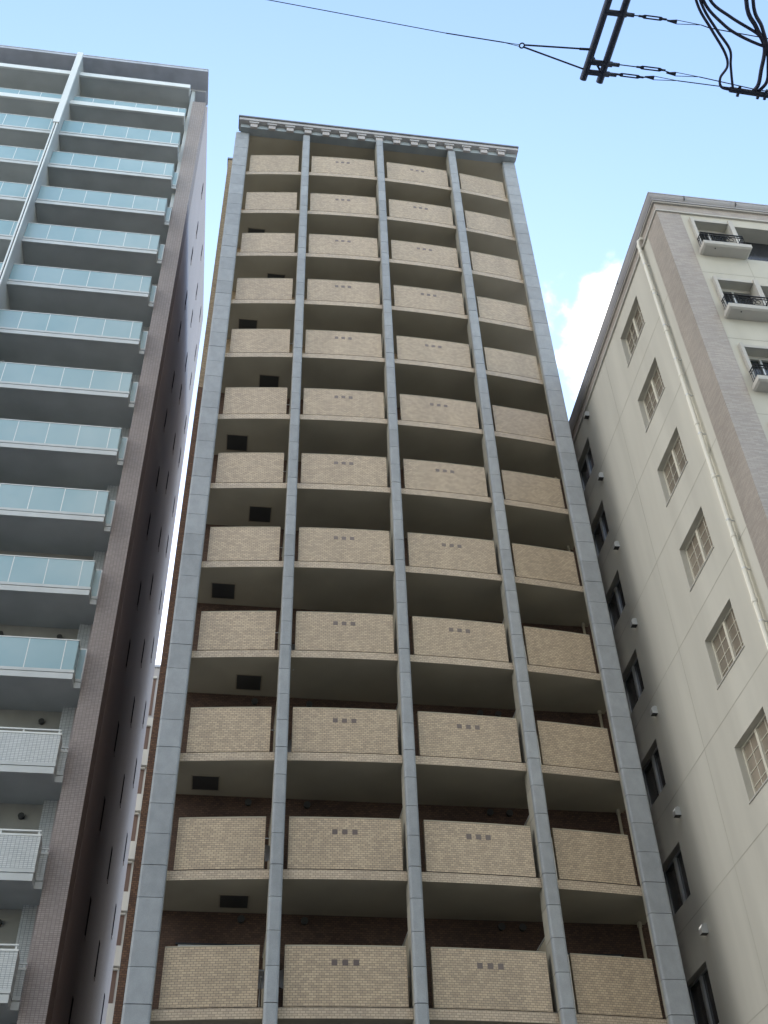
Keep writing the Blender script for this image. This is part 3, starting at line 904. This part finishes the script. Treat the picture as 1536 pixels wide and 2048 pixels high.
wire('guy_wire', 4.40, 3.50, (3.60, 3.84), (3.95, 4.41), [(4.35, 4.43), (5.0, 4.46), (9.5, 4.6, 0.05), (28, 5.2, 0.1)], 'thin guy wire with turnbuckle, uppermost of those leaving the twin crossarm to the right')
wire('guy_wire', 4.925, 3.50, (3.74, 4.0), (4.12, 4.95), [(5.07, 5.01), (9.5, 5.2, 0.05), (28, 5.9, 0.1)], 'thin guy wire with turnbuckle, middle of those leaving the twin crossarm to the right')
wire('guy_wire', 5.03, 3.42, (3.54, 3.79), (3.90, 5.02), [(4.79, 5.025), (4.85, 5.03)], 'thin guy wire with turnbuckle, lowest of those leaving the twin crossarm to the right')
# bridle and ring to the left
G2 = empty('guy_wire', 2.44, 4.85, ZA, 'long thin wire with a ring and two-legged bridle, crossing the sky above the middle tower', 'guy wire')
b = MB()
b.tube([(2.455, 4.842, ZA), (3.19, 4.80, ZA)], 0.0095, st, 8)
b.tube([(2.45, 4.862, ZA), (3.18, 5.025, ZA)], 0.0095, st, 8)
b.tube([(3.05, 4.81, ZA), (3.2, 4.80, ZA)], 0.014, st, 8)
b.obj('bridle', G2)
b = MB(); b.tube([(2.437 + 0.026 * math.cos(a * math.pi / 8), 4.851 + 0.026 * math.sin(a * math.pi / 8), ZA) for a in range(17)], 0.008, st, 8, False); b.obj('ring', G2)
b = MB()
b.tube([(2.41, 4.845, ZA), (2.24, 4.84, ZA)], 0.0035, st, 6)
b.tube([(2.41, 4.862, ZA), (2.24, 4.842, ZA)], 0.0035, st, 6)
b.tube([(2.24, 4.841, ZA), (1.62, 4.82, ZA)], 0.006, st, 6)
b.tube([(1.62, 4.82, ZA), (-0.21, 4.71, ZA), (-12, 4.1, ZA + 0.25), (-30, 3.2, ZA + 0.8)], 0.0042, st, 6)
b.obj('strand', G2)
# insulated cables looping to the second arm
LA = empty('crossarm', 4.83, 5.05, ZA, 'short dark horizontal arm with clamps at the right edge of the sky, carrying looped cables', 'crossarm')
b = MB(); b.tube([(4.80, 5.045, ZA), (7.6, 5.13, ZA)], 0.03, st, 12); b.obj('bar', LA)
for x in (4.90, 5.13, 5.21):
    b = MB(); b.tube([(x, 5.0 , ZA + 0.0), (x + 0.01, 5.11, ZA)], 0.018, st, 8); b.obj('clamp', LA)
def smooth(pts, k=6):
    P = [Vector(p) for p in pts]; P = [P[0] * 2 - P[1]] + P + [P[-1] * 2 - P[-2]]
    out = []
    for i in range(1, len(P) - 2):
        for j in range(k):
            t = j / k
            a, b_, c, d = P[i - 1], P[i], P[i + 1], P[i + 2]
            out.append(0.5 * ((2 * b_) + (c - a) * t + (2 * a - 5 * b_ + 4 * c - d) * t * t + (3 * b_ - a - 3 * c + d) * t ** 3))
    out.append(P[-2])
    return out
def cable(pts, r, label):
    b = MB(); r *= 0.87; b.tube(smooth([(x, y, ZA + z) for x, y, z in pts]), r, M['cable'], 8)
    tag(b.obj('insulated_cable'), label, 'cable', 'looped cables at the right edge of the sky')
cable([(3.75, 3.2, 0.5), (3.95, 3.85, 0.15), (4.13, 4.20, 0), (4.37, 4.44, 0), (4.60, 4.66, 0), (4.68, 4.80, 0), (4.65, 4.93, 0), (4.70, 5.03, 0), (4.84, 5.05, 0)], 0.0165, 'looped black cable, leftmost of the bundle, ending in the left half of an eye shape')
cable([(3.78, 3.2, 0.5), (3.98, 3.85, 0.15), (4.17, 4.19, 0), (4.43, 4.44, 0), (4.64, 4.62, 0), (4.71, 4.78, 0), (4.78, 4.93, 0), (4.84, 5.05, 0)], 0.0165, 'looped black cable forming the right half of the eye shape above the short arm')
cable([(3.80, 3.2, 0.5), (4.02, 3.85, 0.15), (4.19, 4.17, 0), (4.47, 4.37, 0), (4.70, 4.47, 0), (5.02, 4.55, 0), (5.3, 4.57, 0), (5.9, 4.5, 0.1)], 0.018, 'black cable sagging across to the right edge, lower of the two that cross')
cable([(3.83, 3.2, 0.5), (4.05, 3.83, 0.15), (4.24, 4.14, 0), (4.52, 4.29, 0), (4.86, 4.42, 0), (4.98, 4.50, 0), (5.3, 4.58, 0)], 0.018, 'black cable sagging across to the right edge, upper of the two that cross')
cable([(4.42, 3.3, 0.3), (4.62, 4.10, 0), (4.83, 4.36, 0), (5.0, 4.55, 0), (5.06, 4.8, 0), (5.09, 4.96, 0), (5.05, 5.06, 0)], 0.026, 'thick black cable dropping to the short arm, left one of the right-hand pair')
cable([(4.50, 3.3, 0.3), (4.69, 4.09, 0), (4.89, 4.35, 0), (5.03, 4.55, 0), (5.12, 4.75, 0), (5.17, 4.92, 0), (5.10, 5.06, 0)], 0.022, 'thick black cable dropping to the short arm, right one of the right-hand pair')

# ------------------------------------------------------------------ unseen houses across the street, added to dim the lower floors
for i, (x0, x1, h, m, what) in enumerate(((-26, -9, 40, 'bwall', 'pale rendered'), (-8.4, 6, 46, 'bgrey', 'grey rendered'), (6.6, 24, 58, 'rpaint', 'cream stucco'))):
    e = empty('blocker_house', (x0 + x1) / 2, -14, GZ, what + ' house behind the viewer, unseen, added to dim the lower floors opposite', 'house')
    b = MB(); b.box(x0, x1, -22, -10, GZ, h, M[m]); b.obj('wall', e)
    b = MB(); b.box(x0 - 0.15, x1 + 0.15, -22.1, -9.85, h, h + 0.3, M['rtrim']); b.obj('roof', e)
    z = 2.2
    while z < h - 2:
        x = x0 + 1.2
        while x < x1 - 2:
            b = MB(); b.box(x, x + 1.6, -10.0 + 0.002, -9.96, z, z + 1.3, M['darkglass']); b.box(x - 0.06, x + 1.66, -10 + 0.002, -9.93, z - 0.08, z - 0.001, M['alu']); b.obj('window', e)
            x += 2.9
        z += 2.9

for o in list(bpy.data.objects):
    if '_o' in o: del o['_o']
